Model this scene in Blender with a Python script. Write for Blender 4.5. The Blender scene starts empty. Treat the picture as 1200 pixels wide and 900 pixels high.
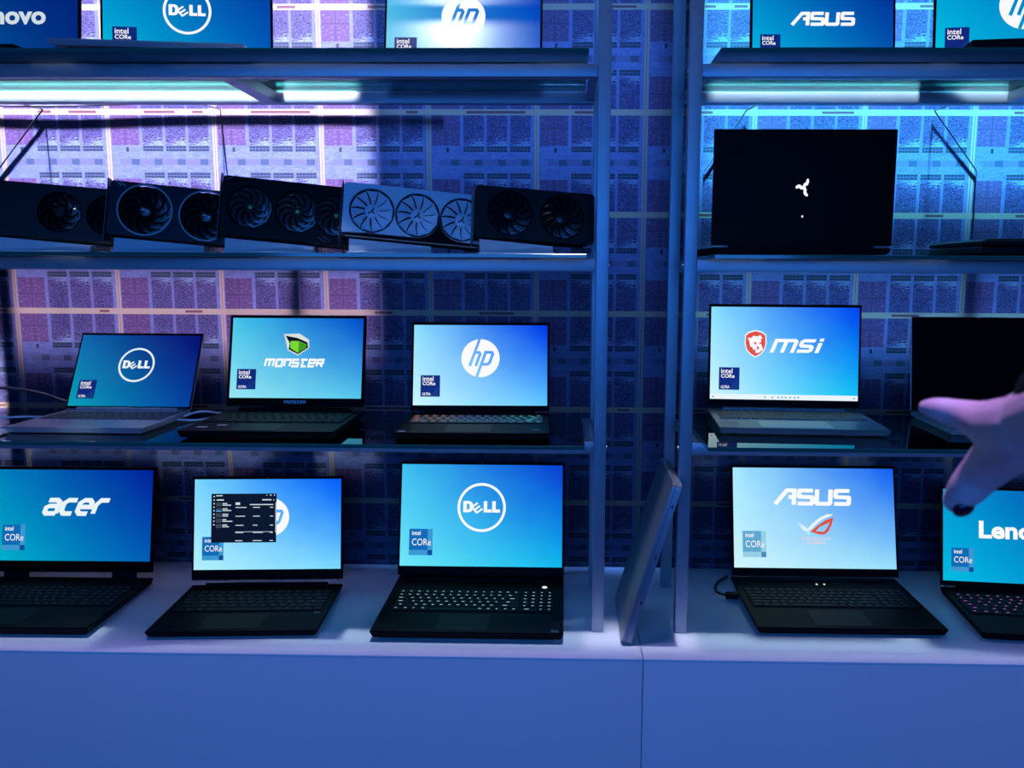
import bpy, bmesh, math, random
from math import sin, cos, pi, radians as rad
from mathutils import Vector, Matrix
from mathutils.geometry import tessellate_polygon
random.seed(7)
S = bpy.context.scene
COL = S.collection

# ------------------------------------------------------------------ camera
cam_d = bpy.data.cameras.new('camera'); cam = bpy.data.objects.new('camera', cam_d); COL.objects.link(cam)
F_PX, YAW, PITCH, ROLL, SHIFT = 968.4, .0195, .1359, .0049, 44.33
cam_d.sensor_width = 36.0; cam_d.lens = F_PX / 1200 * 36.0; cam_d.shift_x = -SHIFT / 1200
cam_d.clip_start = .02
fw = Vector((-sin(YAW)*cos(PITCH), cos(YAW)*cos(PITCH), -sin(PITCH)))
rt = Vector((cos(YAW), sin(YAW), 0)); up = rt.cross(fw)
r2 = cos(ROLL)*rt + sin(ROLL)*up; u2 = -sin(ROLL)*rt + cos(ROLL)*up
m = Matrix((r2, u2, -fw)).transposed().to_4x4(); m.translation = Vector((0, -1.6667, .7591))
cam.matrix_world = m
cam_d.dof.use_dof = True; cam_d.dof.focus_distance = 1.85; cam_d.dof.aperture_fstop = 11
S.camera = cam

# ------------------------------------------------------------------ world, exposure
S.view_settings.view_transform = 'Standard'; S.view_settings.look = 'None'
S.view_settings.gamma = 1; S.view_settings.exposure = 0; S.view_settings.use_curve_mapping = False
W_ = bpy.data.worlds.new('dim_blue_hall'); S.world = W_; W_.use_nodes = True
bg = W_.node_tree.nodes['Background']; bg.inputs[0].default_value = (.05, .12, .55, 1); bg.inputs[1].default_value = .012

def area(name, loc, target, sx, sy, power, color, spread=180):
    l = bpy.data.lights.new(name, 'AREA'); l.shape = 'RECTANGLE'; l.size = sx; l.size_y = sy
    l.energy = power; l.color = color; l.spread = rad(spread)
    o = bpy.data.objects.new(name, l); COL.objects.link(o); o.location = loc
    o.rotation_euler = (Vector(target) - Vector(loc)).to_track_quat('-Z', 'Y').to_euler()
    return o
def spot(name, loc, target, power, color, angle=40, blend=.3, radius=.03):
    l = bpy.data.lights.new(name, 'SPOT'); l.energy = power; l.color = color
    l.spot_size = rad(angle); l.spot_blend = blend; l.shadow_soft_size = radius
    o = bpy.data.objects.new(name, l); COL.objects.link(o); o.location = loc
    o.rotation_euler = (Vector(target) - Vector(loc)).to_track_quat('-Z', 'Y').to_euler()
    return o
# hall light: blue stage wash from the front, violet ceiling panel in front of the counter
area('blue_stage_wash', (-.2, -4.2, 1.0), (0, 0, .1), 3.5, 1.5, 98, (.03, .24, 1.0))
area('violet_ceiling_panel', (.15, -1.07, 2.85), (.15, -1.07, 0), 3.4, 1.7, 35, (.42, .37, 1.0), 13)
area('white_ceiling_strip', (.1, -.030, 2.85), (.1, -.020, 0), 3.4, .11, 1.2, (.70, .76, 1.0), 3)
# added collimated lights, unseen above the racks, shaping the lit areas of the wall
area('added_white_violet_wall_light', (-1.03, .205, 2.25), (-1.03, .411, 1.15), 1.10, .13, 38, (.60, .58, 1.0), 3.2)
area('added_violet_wall_light', (-1.03, .105, 2.25), (-1.03, .311, 1.15), 1.10, .07, 6.5, (.76, .60, 1.0), 3.0)
area('added_rail_light', (-1.03, .056, 2.25), (-1.03, .262, 1.15), 1.10, .02, 6, (.85, .88, 1.0), 2.0)  # narrow beam added only to brighten the rear rail
area('added_blue_wall_light', (-.13, .19, 2.25), (-.13, .38, 1.25), .7, .16, 7.5, (.10, .30, 1.0), 12)
area('added_cyan_wall_light', (.93, .20, 2.25), (.93, .40, 1.2), 1.22, .14, 50, (.08, .50, 1.0), 5)
area('added_dim_cyan_wall_light', (.93, .10, 2.25), (.93, .30, 1.2), 1.22, .07, 6, (.14, .44, 1.0), 4)
area('added_cool_rail_light', (.93, .056, 2.25), (.93, .262, 1.15), 1.22, .02, 1.6, (.70, .88, 1.0), 2.0)  # added beam that brightens the right rack's rear rail
spot('ceiling_spotlight', (-.458, -.964, 2.362), (-.24, .2, 1.28), 40, (.85, .93, 1.0), 14, .6, .05)

# ------------------------------------------------------------------ material helpers
def lin(c):
    return tuple(((v/255)/12.92 if v/255 <= .04045 else ((v/255+.055)/1.055)**2.4) for v in c)
MATS = {}
def mat(name, rgb, rough=.5, metal=0., emit=None, strength=1., spec=.5, coat=0., noise=0., nscale=40.):
    if name in MATS: return MATS[name]
    M = bpy.data.materials.new(name); M.use_nodes = True; MATS[name] = M
    nt = M.node_tree; b = nt.nodes['Principled BSDF']
    b.inputs['Base Color'].default_value = (*rgb, 1); b.inputs['Roughness'].default_value = rough
    b.inputs['Metallic'].default_value = metal; b.inputs['Specular IOR Level'].default_value = spec
    b.inputs['Coat Weight'].default_value = coat
    if emit: b.inputs['Emission Color'].default_value = (*emit, 1); b.inputs['Emission Strength'].default_value = strength
    if noise:
        t = nt.nodes.new('ShaderNodeTexNoise'); t.inputs['Scale'].default_value = nscale; t.inputs['Detail'].default_value = 4
        tc = nt.nodes.new('ShaderNodeTexCoord'); nt.links.new(tc.outputs['Object'], t.inputs['Vector'])
        mx = nt.nodes.new('ShaderNodeMix'); mx.data_type = 'RGBA'
        mx.inputs[6].default_value = (*[v*(1-noise) for v in rgb], 1); mx.inputs[7].default_value = (*[min(1, v*(1+noise)) for v in rgb], 1)
        nt.links.new(t.outputs['Fac'], mx.inputs[0]); nt.links.new(mx.outputs[2], b.inputs['Base Color'])
        mr = nt.nodes.new('ShaderNodeMapRange'); mr.inputs[3].default_value = max(.02, rough-.08); mr.inputs[4].default_value = min(1, rough+.08)
        nt.links.new(t.outputs['Fac'], mr.inputs[0]); nt.links.new(mr.outputs[0], b.inputs['Roughness'])
    return M
class Nd:
    """tiny expression helper for shader maths"""
    nt = None
    def __init__(s, sock): s.s = sock
    @staticmethod
    def op(o, *a):
        n = Nd.nt.nodes.new('ShaderNodeMath'); n.operation = o
        for i, v in enumerate(a):
            if isinstance(v, Nd): Nd.nt.links.new(v.s, n.inputs[i])
            else: n.inputs[i].default_value = v
        return Nd(n.outputs[0])
    def __add__(s, o): return Nd.op('ADD', s, o)
    def __sub__(s, o): return Nd.op('SUBTRACT', s, o)
    def __mul__(s, o): return Nd.op('MULTIPLY', s, o)
    def __truediv__(s, o): return Nd.op('DIVIDE', s, o)
    def __rsub__(s, o): return Nd.op('SUBTRACT', o, s)
    def gt(s, v): return Nd.op('GREATER_THAN', s, v)
    def lt(s, v): return Nd.op('LESS_THAN', s, v)
    def fr(s): return Nd.op('FRACT', s)
    def fl(s): return Nd.op('FLOOR', s)
    def ab(s): return Nd.op('ABSOLUTE', s)
    def inr(s, a, b): return s.gt(a) * s.lt(b)
def cmix(f, a, b):
    n = Nd.nt.nodes.new('ShaderNodeMix'); n.data_type = 'RGBA'
    if isinstance(f, Nd): Nd.nt.links.new(f.s, n.inputs[0])
    else: n.inputs[0].default_value = f
    for i, v in ((6, a), (7, b)):
        if isinstance(v, Nd): Nd.nt.links.new(v.s, n.inputs[i])
        else: n.inputs[i].default_value = (*v, 1)
    return Nd(n.outputs[2])
def comb(x, y, z=0.):
    n = Nd.nt.nodes.new('ShaderNodeCombineXYZ')
    for i, v in enumerate((x, y, z)):
        if isinstance(v, Nd): Nd.nt.links.new(v.s, n.inputs[i])
        else: n.inputs[i].default_value = v
    return n.outputs[0]
def wn(vec):
    n = Nd.nt.nodes.new('ShaderNodeTexWhiteNoise'); n.noise_dimensions = '3D'; Nd.nt.links.new(vec, n.inputs['Vector']); return Nd(n.outputs['Value'])
def nz(vec, sc, det=3, rough=.6):
    n = Nd.nt.nodes.new('ShaderNodeTexNoise'); n.inputs['Scale'].default_value = sc; n.inputs['Detail'].default_value = det
    n.inputs['Roughness'].default_value = rough; Nd.nt.links.new(vec, n.inputs['Vector']); return Nd(n.outputs['Fac'])

def wallpaper():
    M = bpy.data.materials.new('printed_chip_wallpaper'); M.use_nodes = True; nt = M.node_tree; Nd.nt = nt
    b = nt.nodes['Principled BSDF']; b.inputs['Roughness'].default_value = .55; b.inputs['Specular IOR Level'].default_value = .25
    tc = nt.nodes.new('ShaderNodeTexCoord'); sp = nt.nodes.new('ShaderNodeSeparateXYZ'); nt.links.new(tc.outputs['Object'], sp.inputs[0])
    X, Z = Nd(sp.outputs[0]), Nd(sp.outputs[2])
    U = ((X - .187) / .262 + 20.).fr(); V = ((1.138 - Z) / .242 + 20.).fr()
    us = Nd.op('MINIMUM', U, 1. - U); vs = Nd.op('MINIMUM', V, 1. - V)
    a = (V - .49).ab()
    ci = (U - .312) / .216; cf = ci.fr(); incol = U.inr(.312, .96) * cf.inr(.05, .93)
    inred = U.inr(.03, .29)
    block = a.gt(.165)
    # fine circuitry
    g1 = wn(comb((X*620.).fl(), (Z*620.).fl())); g2 = wn(comb((X*170.).fl(), (Z*420.).fl(), 3.)); g3 = wn(comb((X*60.).fl(), (Z*160.).fl(), 7.))
    fine = g1*.35 + g2*.35 + g3*.3
    P = comb(cf*.06 + ci.fl()*.0, a, 1.)
    n1 = nz(P, 95., 3, .7); n2 = nz(comb((U-.16).ab(), a, 4.), 42., 4, .7); n3 = nz(comb(X, Z, 2.), 260., 2, .6)
    light = cmix(fine, (.13, .20, .50), (.40, .50, .95))
    grid = Nd.op('MAXIMUM', (X*95.).fr().lt(.1), (Z*110.).fr().lt(.12))
    light = cmix(grid*.35, light, (.25, .28, .55))
    blk = cmix(n1.inr(.45, .55)*.85, (.014, .012, .08), (.24, .15, .52))
    blk = cmix(n3.gt(.58)*.55, blk, (.012, .012, .06))
    blk = cmix(g1.gt(.91)*.7, blk, (.28, .50, .85))
    wing = a.lt(.27) * (n1*1.2 - (a - .165)*3.2 - (cf - .75).ab()*.35).gt(.42)
    blk = cmix(wing*.85, blk, (.48, .66, .95))
    red = cmix((n2 - .3)*2.2, (.06, .03, .16), (.46, .20, .48))
    red = cmix(g1.gt(.82)*.5, red, (.10, .06, .28))
    red = cmix((n2.gt(.60))*.6, red, (.30, .42, .75))
    redline = Nd.op('MAXIMUM', (a - .33).ab().lt(.008), (U - .16).ab().lt(.006))
    red = cmix(redline*.6, red, (.06, .03, .12))
    bar = cmix(Nd.op('MAXIMUM', (cf*6.6).fr().lt(.14), (a - .132).ab().lt(.006)), (.010, .025, .06), (.10, .18, .32))
    sq = cmix(cf.inr(.52, .86), (.26, .27, .56), (.06, .13, .22))
    sq = cmix((cf*14.).fr().lt(.25)*.5, sq, (.14, .15, .38))
    c = light
    c = cmix(a.lt(.030) * U.inr(.10, .96), c, sq)
    c = cmix(block * inred, c, red)
    c = cmix(block * incol, c, blk)
    c = cmix(block * U.inr(.312, .96) * (1. - cf.inr(.05, .93)), c, (.30, .33, .66))
    c = cmix(a.inr(.105, .158) * incol, c, bar)
    c = cmix((U - .175).ab().lt(.012) * a.inr(.10, .145) * V.lt(.49), c, (.01, .01, .03))
    # pale gridlines with little red dashes
    c = cmix(us.lt(.020), c, cmix(us.lt(.004), (.88, .70, .48), (.55, .25, .25)))
    dash = vs.lt(.012) * wn(comb((X*23.).fl(), ((Z+.02)*4.13).fl(), 9.)).gt(.62) * U.inr(.35, .9)
    c = cmix(vs.lt(.030), c, cmix(dash, (.90, .72, .48), (.34, .09, .12)))
    ink = nt.nodes.new('ShaderNodeMix'); ink.data_type = 'RGBA'; ink.blend_type = 'MULTIPLY'; ink.inputs[0].default_value = 1; ink.inputs[7].default_value = (.15, .15, .15, 1)
    nt.links.new(c.s, ink.inputs[6]); nt.links.new(ink.outputs[2], b.inputs['Base Color'])
    return M

def screen_mat(name, tl, tr, bl, br, gain=1., rough=.35, spec=.35):
    M = bpy.data.materials.new(name); M.use_nodes = True; nt = M.node_tree; Nd.nt = nt
    b = nt.nodes['Principled BSDF']; b.inputs['Base Color'].default_value = (.004, .004, .006, 1)
    b.inputs['Roughness'].default_value = rough; b.inputs['Specular IOR Level'].default_value = spec
    uv = nt.nodes.new('ShaderNodeUVMap'); uv.uv_map = 'UVMap'; sp = nt.nodes.new('ShaderNodeSeparateXYZ'); nt.links.new(uv.outputs[0], sp.inputs[0])
    U, V = Nd(sp.outputs[0]), Nd(sp.outputs[1])
    n = (nz(uv.outputs[0], 3., 2) - .5) * .12
    tl, tr, bl, br = [tuple(v/255 for v in x) for x in (tl, tr, bl, br)]
    # soft diagonal sweep of a stock desktop picture
    c = cmix(V + n, cmix(U, bl, br), cmix(U + n, tl, tr))
    gm = nt.nodes.new('ShaderNodeGamma'); gm.inputs[1].default_value = 2.2; nt.links.new(c.s, gm.inputs[0])
    nt.links.new(gm.outputs[0], b.inputs['Emission Color']); b.inputs['Emission Strength'].default_value = gain
    return M

def glass_mat():
    M = bpy.data.materials.new('clear_shelf_glass'); M.use_nodes = True; nt = M.node_tree
    nt.nodes.remove(nt.nodes['Principled BSDF']); out = nt.nodes['Material Output']
    t = nt.nodes.new('ShaderNodeBsdfTransparent'); t.inputs[0].default_value = (.93, .97, .96, 1)
    g = nt.nodes.new('ShaderNodeBsdfGlossy'); g.inputs['Roughness'].default_value = .03; g.inputs[0].default_value = (.95, .98, 1, 1)
    f = nt.nodes.new('ShaderNodeFresnel'); f.inputs[0].default_value = 1.5
    x = nt.nodes.new('ShaderNodeMixShader'); nt.links.new(f.outputs[0], x.inputs[0]); nt.links.new(t.outputs[0], x.inputs[1]); nt.links.new(g.outputs[0], x.inputs[2])
    nt.links.new(x.outputs[0], out.inputs[0])
    return M

WHITE_LAM = mat('white_laminate', (.74, .74, .76), .42, noise=.04, nscale=3)
FRONT_LAM = mat('pale_grey_laminate_front', (.62, .62, .64), .6, noise=.05, nscale=2)
SEAM = mat('dark_joint', (.03, .03, .04), .8)
ALU = mat('brushed_aluminium', (.29, .32, .37), .42, .5, noise=.05, nscale=30)
GLASS = glass_mat()
GEDGE = mat('green_glass_edge', (.012, .12, .10), .12, spec=.8)
BLACK = mat('black_plastic', (.003, .003, .004), .5, spec=.1)
BLACKM = mat('matt_black_metal', (.0028, .0028, .004), .55, spec=.07)
BEZEL = mat('black_bezel', (.001, .001, .0015), .5, spec=.05)
KEYB = mat('black_keycap', (.008, .008, .011), .6, spec=.15)
KEYD = mat('dark_grey_keycap', (.04, .045, .05), .5)
DECK = mat('black_deck', (.003, .003, .0045), .6, spec=.07, noise=.1, nscale=60)
GREYM = mat('dark_grey_metal', (.07, .08, .09), .4, .5)
SILVER = mat('silver_aluminium', (.52, .52, .55), .36, .65)
RUBBER = mat('black_rubber', (.008, .008, .008), .8)
PAD = mat('touchpad', (.003, .003, .0045), .5, spec=.1)
PADS = mat('silver_touchpad', (.48, .48, .52), .3, .4)
E_WHITE = mat('lit_white', (.02, .02, .02), .5, emit=(1, 1, 1), strength=.95)
E_DIM = mat('dim_lit_white', (.02, .02, .02), .5, emit=lin((205, 220, 225)), strength=1)
LOGO_GREY = mat('grey_logo_print', (.55, .58, .62), .4)
WHITEP = mat('white_plastic', (.78, .78, .80), .5)

# ------------------------------------------------------------------ mesh helpers
def link(name, me, parent=None, loc=None, rot=None):
    o = bpy.data.objects.new(name, me); COL.objects.link(o)
    if parent: o.parent = parent
    if loc is not None: o.location = loc
    if rot is not None: o.rotation_euler = rot
    return o
def mesh(name, v, f, m, smooth=False):
    me = bpy.data.meshes.new(name); me.from_pydata([tuple(x) for x in v], [], f)
    for k in (m if isinstance(m, (list, tuple)) else [m]): me.materials.append(k)
    if smooth: me.polygons.foreach_set('use_smooth', [True]*len(me.polygons))
    me.update(); return me
def bm_mesh(name, bm, m, smooth=False):
    me = bpy.data.meshes.new(name); bmesh.ops.recalc_face_normals(bm, faces=bm.faces); bm.to_mesh(me); bm.free()
    for k in (m if isinstance(m, (list, tuple)) else [m]): me.materials.append(k)
    if smooth:
        me.polygons.foreach_set('use_smooth', [True]*len(me.polygons))
        try: me.set_sharp_from_angle(angle=rad(35))
        except Exception: pass
    return me
def abox(bm, x0, x1, y0, y1, z0, z1, bev=0, seg=2):
    r = bmesh.ops.create_cube(bm, size=1)
    vs = r['verts']
    for v in vs:
        v.co = Vector((x0 if v.co.x < 0 else x1, y0 if v.co.y < 0 else y1, z0 if v.co.z < 0 else z1))
    if bev:
        es = set(e for v in vs for e in v.link_edges)
        bmesh.ops.bevel(bm, geom=list(es), offset=bev, segments=seg, affect='EDGES', profile=.6)
def boxo(name, b, m, parent=None, bev=.0015, seg=2, smooth=True):
    bm = bmesh.new(); abox(bm, *b, bev, seg); return link(name, bm_mesh(name, bm, m, smooth), parent)
def rr(w, h, r, n=5, cx=0, cy=0):
    p = []
    for (sx, sy, a0) in ((1, 1, 0), (-1, 1, 90), (-1, -1, 180), (1, -1, 270)):
        for k in range(n+1):
            a = rad(a0 + 90*k/n); p.append((cx + sx*(w/2-r) + r*cos(a), cy + sy*(h/2-r) + r*sin(a)))
    return p
def circ(r, n=40, cx=0, cy=0): return [(cx + r*cos(2*pi*k/n), cy + r*sin(2*pi*k/n)) for k in range(n)]
def tess(loops):
    pts = [Vector((x, y, 0)) for l in loops for x, y in l]
    return pts, [tuple(t) for t in tessellate_polygon([[Vector((x, y, 0)) for x, y in l] for l in loops])]
def prism(loops, t):
    """flat outline with holes, extruded along -y: returns verts (x, y, z) with the outline in x,z"""
    pts, tri = tess(loops); n = len(pts)
    v = [(p.x, -t, p.y) for p in pts] + [(p.x, 0, p.y) for p in pts]
    f = [t_ for t_ in tri] + [(c+n, b+n, a+n) for a, b, c in tri]
    k = 0
    for l in loops:
        for i in range(len(l)):
            a, b = k+i, k+(i+1) % len(l); f.append((a, b, b+n, a+n))
        k += len(l)
    return v, f
def prism_mesh(name, loops, t, m, smooth=False):
    v, f = prism(loops, t); bm = bmesh.new(); vs = [bm.verts.new(x) for x in v]
    for q in f:
        try: bm.faces.new([vs[i] for i in q])
        except ValueError: pass
    return bm_mesh(name, bm, m, smooth)
def lathe_y(bm, prof, n=32, cx=0, cz=0):
    """profile of (radius, y) swept about the local y axis"""
    rings = []
    for r, y in prof:
        rings.append([bm.verts.new((cx + r*cos(2*pi*k/n), y, cz + r*sin(2*pi*k/n))) for k in range(n)] if r > 1e-6 else [bm.verts.new((cx, y, cz))])
    for A, B in zip(rings, rings[1:]):
        for k in range(n):
            j = (k+1) % n
            q = [A[k % len(A)], A[j % len(A)], B[j % len(B)], B[k % len(B)]]
            u = []
            for x in q:
                if x not in u: u.append(x)
            if len(u) > 2: bm.faces.new(u)
def tube(name, pts, r, m, parent=None, res=6, h='AUTO'):
    c = bpy.data.curves.new(name, 'CURVE'); c.dimensions = '3D'; c.bevel_depth = r; c.bevel_resolution = 2; c.resolution_u = res
    s = c.splines.new('BEZIER'); s.bezier_points.add(len(pts)-1)
    for p, q in zip(s.bezier_points, pts): p.co = q; p.handle_left_type = p.handle_right_type = h
    c.use_fill_caps = True
    t = bpy.data.objects.new('tmp', c); me = bpy.data.meshes.new_from_object(t); bpy.data.objects.remove(t); bpy.data.curves.remove(c)
    me.name = name; me.materials.clear(); me.materials.append(m); me.polygons.foreach_set('use_smooth', [True]*len(me.polygons))
    return link(name, me, parent)
# flat lettering -----------------------------------------------------
TXT = {}
def text2(s, bold=0., shear=0.):
    k = (s, bold, shear)
    if k not in TXT:
        c = bpy.data.curves.new('t', 'FONT'); c.body = s; c.size = 1; c.offset = bold; c.shear = shear; c.resolution_u = 3; c.fill_mode = 'FRONT'
        t = bpy.data.objects.new('t', c); me = bpy.data.meshes.new_from_object(t)
        v = [(p.co.x, p.co.y) for p in me.vertices]; f = [tuple(p.vertices) for p in me.polygons]
        bpy.data.objects.remove(t); bpy.data.curves.remove(c); bpy.data.meshes.remove(me); TXT[k] = (v, f)
    return TXT[k]
def fitbox(vf, x0, y0, x1, y1, keep=False):
    v, f = vf; xa = min(p[0] for p in v); xb = max(p[0] for p in v); ya = min(p[1] for p in v); yb = max(p[1] for p in v)
    sx = (x1-x0)/(xb-xa); sy = (y1-y0)/(yb-ya)
    return [(x0 + (p[0]-xa)*sx, y0 + (p[1]-ya)*sy) for p in v], f
def join(*vfs):
    V, F_ = [], []
    for v, f in vfs:
        n = len(V); V += v; F_ += [tuple(i+n for i in q) for q in f]
    return V, F_
def loops2(*loops):
    p, t = tess(loops); return [(q.x, q.y) for q in p], t
def stroke(pl, w, closed=False):
    P = [Vector(p) for p in pl]; n = len(P); L, R_ = [], []
    for i in range(n):
        a = P[i-1] if (i > 0 or closed) else None; b = P[(i+1) % n] if (i < n-1 or closed) else None
        d1 = (P[i]-a).normalized() if a is not None else None; d2 = (b-P[i]).normalized() if b is not None else None
        d1 = d1 or d2; d2 = d2 or d1
        t = (d1+d2); t = t.normalized() if t.length > 1e-6 else d1
        nn = Vector((-t.y, t.x)); k = w/2 / max(.45, nn.dot(Vector((-d1.y, d1.x))))
        L.append(P[i]+nn*k); R_.append(P[i]-nn*k)
    v = [tuple(x) for x in L+R_]; f = [(i, i+n, (i+1) % n+n, (i+1) % n) for i in range(n if closed else n-1)]
    return v, f
def letters(defs, w, adv, shear=0.):
    out = []; x = 0
    for strokes, width in defs:
        for s in strokes: out.append(stroke([(x+a, b) for a, b in s], w))
        x += width + adv
    v, f = join(*out); return [(a + shear*b, b) for a, b in v], f
def ring2(r, t, cx, cy, n=56, sx=1., sy=1.):
    v = [(cx + (r-t*(i//n))*cos(2*pi*i/n)*sx, cy + (r-t*(i//n))*sin(2*pi*i/n)*sy) for i in range(2*n)]
    return v, [(i, (i+1) % n, (i+1) % n+n, i+n) for i in range(n)]

# logo outlines, each fitted later into its box ----------------------
LW_ACER = letters([([[(.1, 1), (.72, 1), (.95, .82), (.95, 0)], [(.95, .56), (.3, .56), (.1, .44), (.1, .14), (.25, 0), (.95, 0)]], 1),
                   ([[(.95, 1), (.35, 1), (.1, .78), (.1, .22), (.3, 0), (.9, 0)]], .95),
                   ([[(.1, .5), (.95, .5), (.95, .8), (.75, 1), (.35, 1), (.1, .78), (.1, .22), (.3, 0), (.88, 0)]], 1),
                   ([[(.1, 0), (.1, .66), (.35, 1), (.95, 1)]], .95)], .34, .20, .36)
S_ = [[(1, 1), (.12, 1), (.08, .96), (.08, .56), (.12, .52), (.94, .5), (.98, .46), (.98, .05), (.94, 0), (0, 0)]]
LW_ASUS = letters([([[(-.25, -.06), (.5, 1), (1, 1), (1, -.1)], [(.62, .5), (1, .5)]], 1.05), (S_, 1), ([[(.08, 1.1), (.08, .06), (.14, 0), (.92, 0), (.98, .06), (.98, 1.1)]], 1.05), (S_, 1)], .30, .20, .06)
LW_MSI = letters([([[(.12, -.15), (.12, 1.05)], [(.12, .9), (.72, .9), (.84, .78), (.84, -.15)], [(.72, .9), (1.42, .9), (1.54, .78), (1.54, -.15)]], 1.65),
                  ([[(1, .9), (.2, .9), (.1, .8), (.1, .55), (.2, .45), (.8, .42), (.92, .3), (.92, .08), (.8, 0), (0, 0)]], 1.05),
                  ([[(.15, -.15), (.15, .72)], [(.15, .84), (.15, 1.1)]], .3)], .28, .2, .34)
LW_MONSTER = letters([([[(.1, 0), (.1, 1), (1.4, 1), (1.4, 0)], [(.75, 1), (.75, 0)]], 1.5),
                      ([[(.1, 0), (.1, 1), (1, 1), (1, 0), (0, 0)]], 1.05), ([[(.1, 0), (.1, 1), (1, 1), (1, 0)]], 1.05),
                      ([[(1, 1), (.1, 1), (.1, .5), (1, .5), (1, 0), (0, 0)]], 1.05), ([[(.0, 1), (1.05, 1)], [(.35, 1), (.35, 0), (1, 0)]], 1.05),
                      ([[(1, 0), (.1, 0), (.1, 1), (1, 1), (1, .5), (.1, .5)]], 1.05), ([[(.1, 0), (.1, 1), (1, 1), (1, .5), (.1, .5)], [(.55, .5), (1, -.05)]], 1.05)], .33, .26, .22)
def dell2(cx, cy, r, t):
    D = loops2([(0, 0), (.55, 0), (.78, .1), (.9, .32), (.9, .68), (.78, .9), (.55, 1), (0, 1)], [(.32, .24), (.32, .76), (.48, .76), (.58, .66), (.58, .34), (.48, .24)])
    E = join(*[stroke(s, .2) for s in ([(.0, .05), (0, .95)], [(0, .9), (.75, .9)], [(0, .5), (.72, .5)], [(0, .1), (.75, .1)])])
    a = rad(38); E = [(1.02 + (x*cos(a)-y*sin(a))*.88+.28, .02 + (x*sin(a)+y*cos(a))*.8 - .12) for x, y in E[0]], E[1]
    Ls = [loops2([(x, 0), (x+.72, 0), (x+.72, .27), (x+.32, .27), (x+.32, 1), (x, 1)]) for x in (1.88, 2.66)]
    w = r*1.52
    return join(fitbox(join(D, E, *Ls), cx-w/2, cy-w*.17, cx+w/2, cy+w*.17), ring2(r, t, cx, cy))
def hp2(cx, cy, r):
    """white disc and, on top of it, the letter cut-outs (screen coloured)"""
    disc = loops2(circ(r, 56, cx, cy))
    sh = .35
    def sk(pts): return [(cx + (x + sh*y)*r, cy + y*r) for x, y in pts]
    w = .15
    cuts = [stroke(sk([(-.42, -.42), (-.42, 1.02)]), w*r), stroke(sk([(-.42, .3), (-.18, .3), (-.10, .22), (-.10, -.42)]), w*r),
            stroke(sk([(.16, -1.02), (.16, .38)]), w*r), stroke(sk([(.16, .31), (.48, .31), (.56, .23), (.56, -.24), (.48, -.32), (.16, -.32)]), w*r)]
    v, f = join(*cuts)
    v = [((x, y) if (x-cx)**2+(y-cy)**2 < r*r*1.0 else tuple(Vector((cx, cy)) + (Vector((x-cx, y-cy)).normalized()*r))) for x, y in v]
    return disc, (v, f)

# ------------------------------------------------------------------ the setting
def struct(o): o['kind'] = 'structure'; return o
wall = struct(link('wall_back', mesh('wall_back', [(-3.2, .395, -.85), (3.2, .395, -.85), (3.2, .395, 2.9), (-3.2, .395, 2.9), (-3.2, .47, -.85), (3.2, .47, -.85), (3.2, .47, 2.9), (-3.2, .47, 2.9)],
              [(0, 1, 2, 3), (5, 4, 7, 6), (3, 2, 6, 7), (1, 0, 4, 5), (4, 0, 3, 7), (1, 5, 6, 2)], wallpaper())))
struct(boxo('floor', (-3.2, 3.2, -5.5, .47, -.9, -.85), mat('dark_carpet', (.03, .03, .045), .9, noise=.3, nscale=200), bev=0))
TOPZ = [0.]
def thing(name, label, cat, loc=(0, 0, 0), rz=0., group=None):
    o = bpy.data.objects.new(name, None); COL.objects.link(o); o.location = loc; o.rotation_euler = (0, 0, rz); o.empty_display_size = .05
    return tag(o, label, cat, group)
def tag(o, label, cat, group=None):
    o['label'] = label; o['category'] = cat
    if group: o['group'] = group
    return o
# display counters: two units meeting at x = .157
for x0, x1, lb in ((-2.2, .1563, 'white display counter unit under the rack with the graphics cards'), (.1577, 2.5, 'white display counter unit under the rack with the upright closed-lid laptop')):
    c = thing('display_counter', lb, 'counter', ((x0+x1)/2, .13, -.85), group='display counter units'); cx = (x0+x1)/2
    a, b = x0-cx, x1-cx
    boxo('counter_top', (a, b, -.2495, .263, .846, .85), WHITE_LAM, c, .0008)
    boxo('carcass_top', (a+.02, b-.02, -.229, .245, .828, .846), FRONT_LAM, c, .0008)
    boxo('front_panel', (a, b, -.249, -.229, .0, .846), FRONT_LAM, c, .001)
    boxo('side_panel', (a, a+.02, -.229, .26, .0, .846), FRONT_LAM, c, .001); boxo('side_panel', (b-.02, b, -.229, .26, .0, .846), FRONT_LAM, c, .001)
    boxo('back_panel', (a+.02, b-.02, .245, .26, .0, .846), FRONT_LAM, c, .001)

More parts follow.
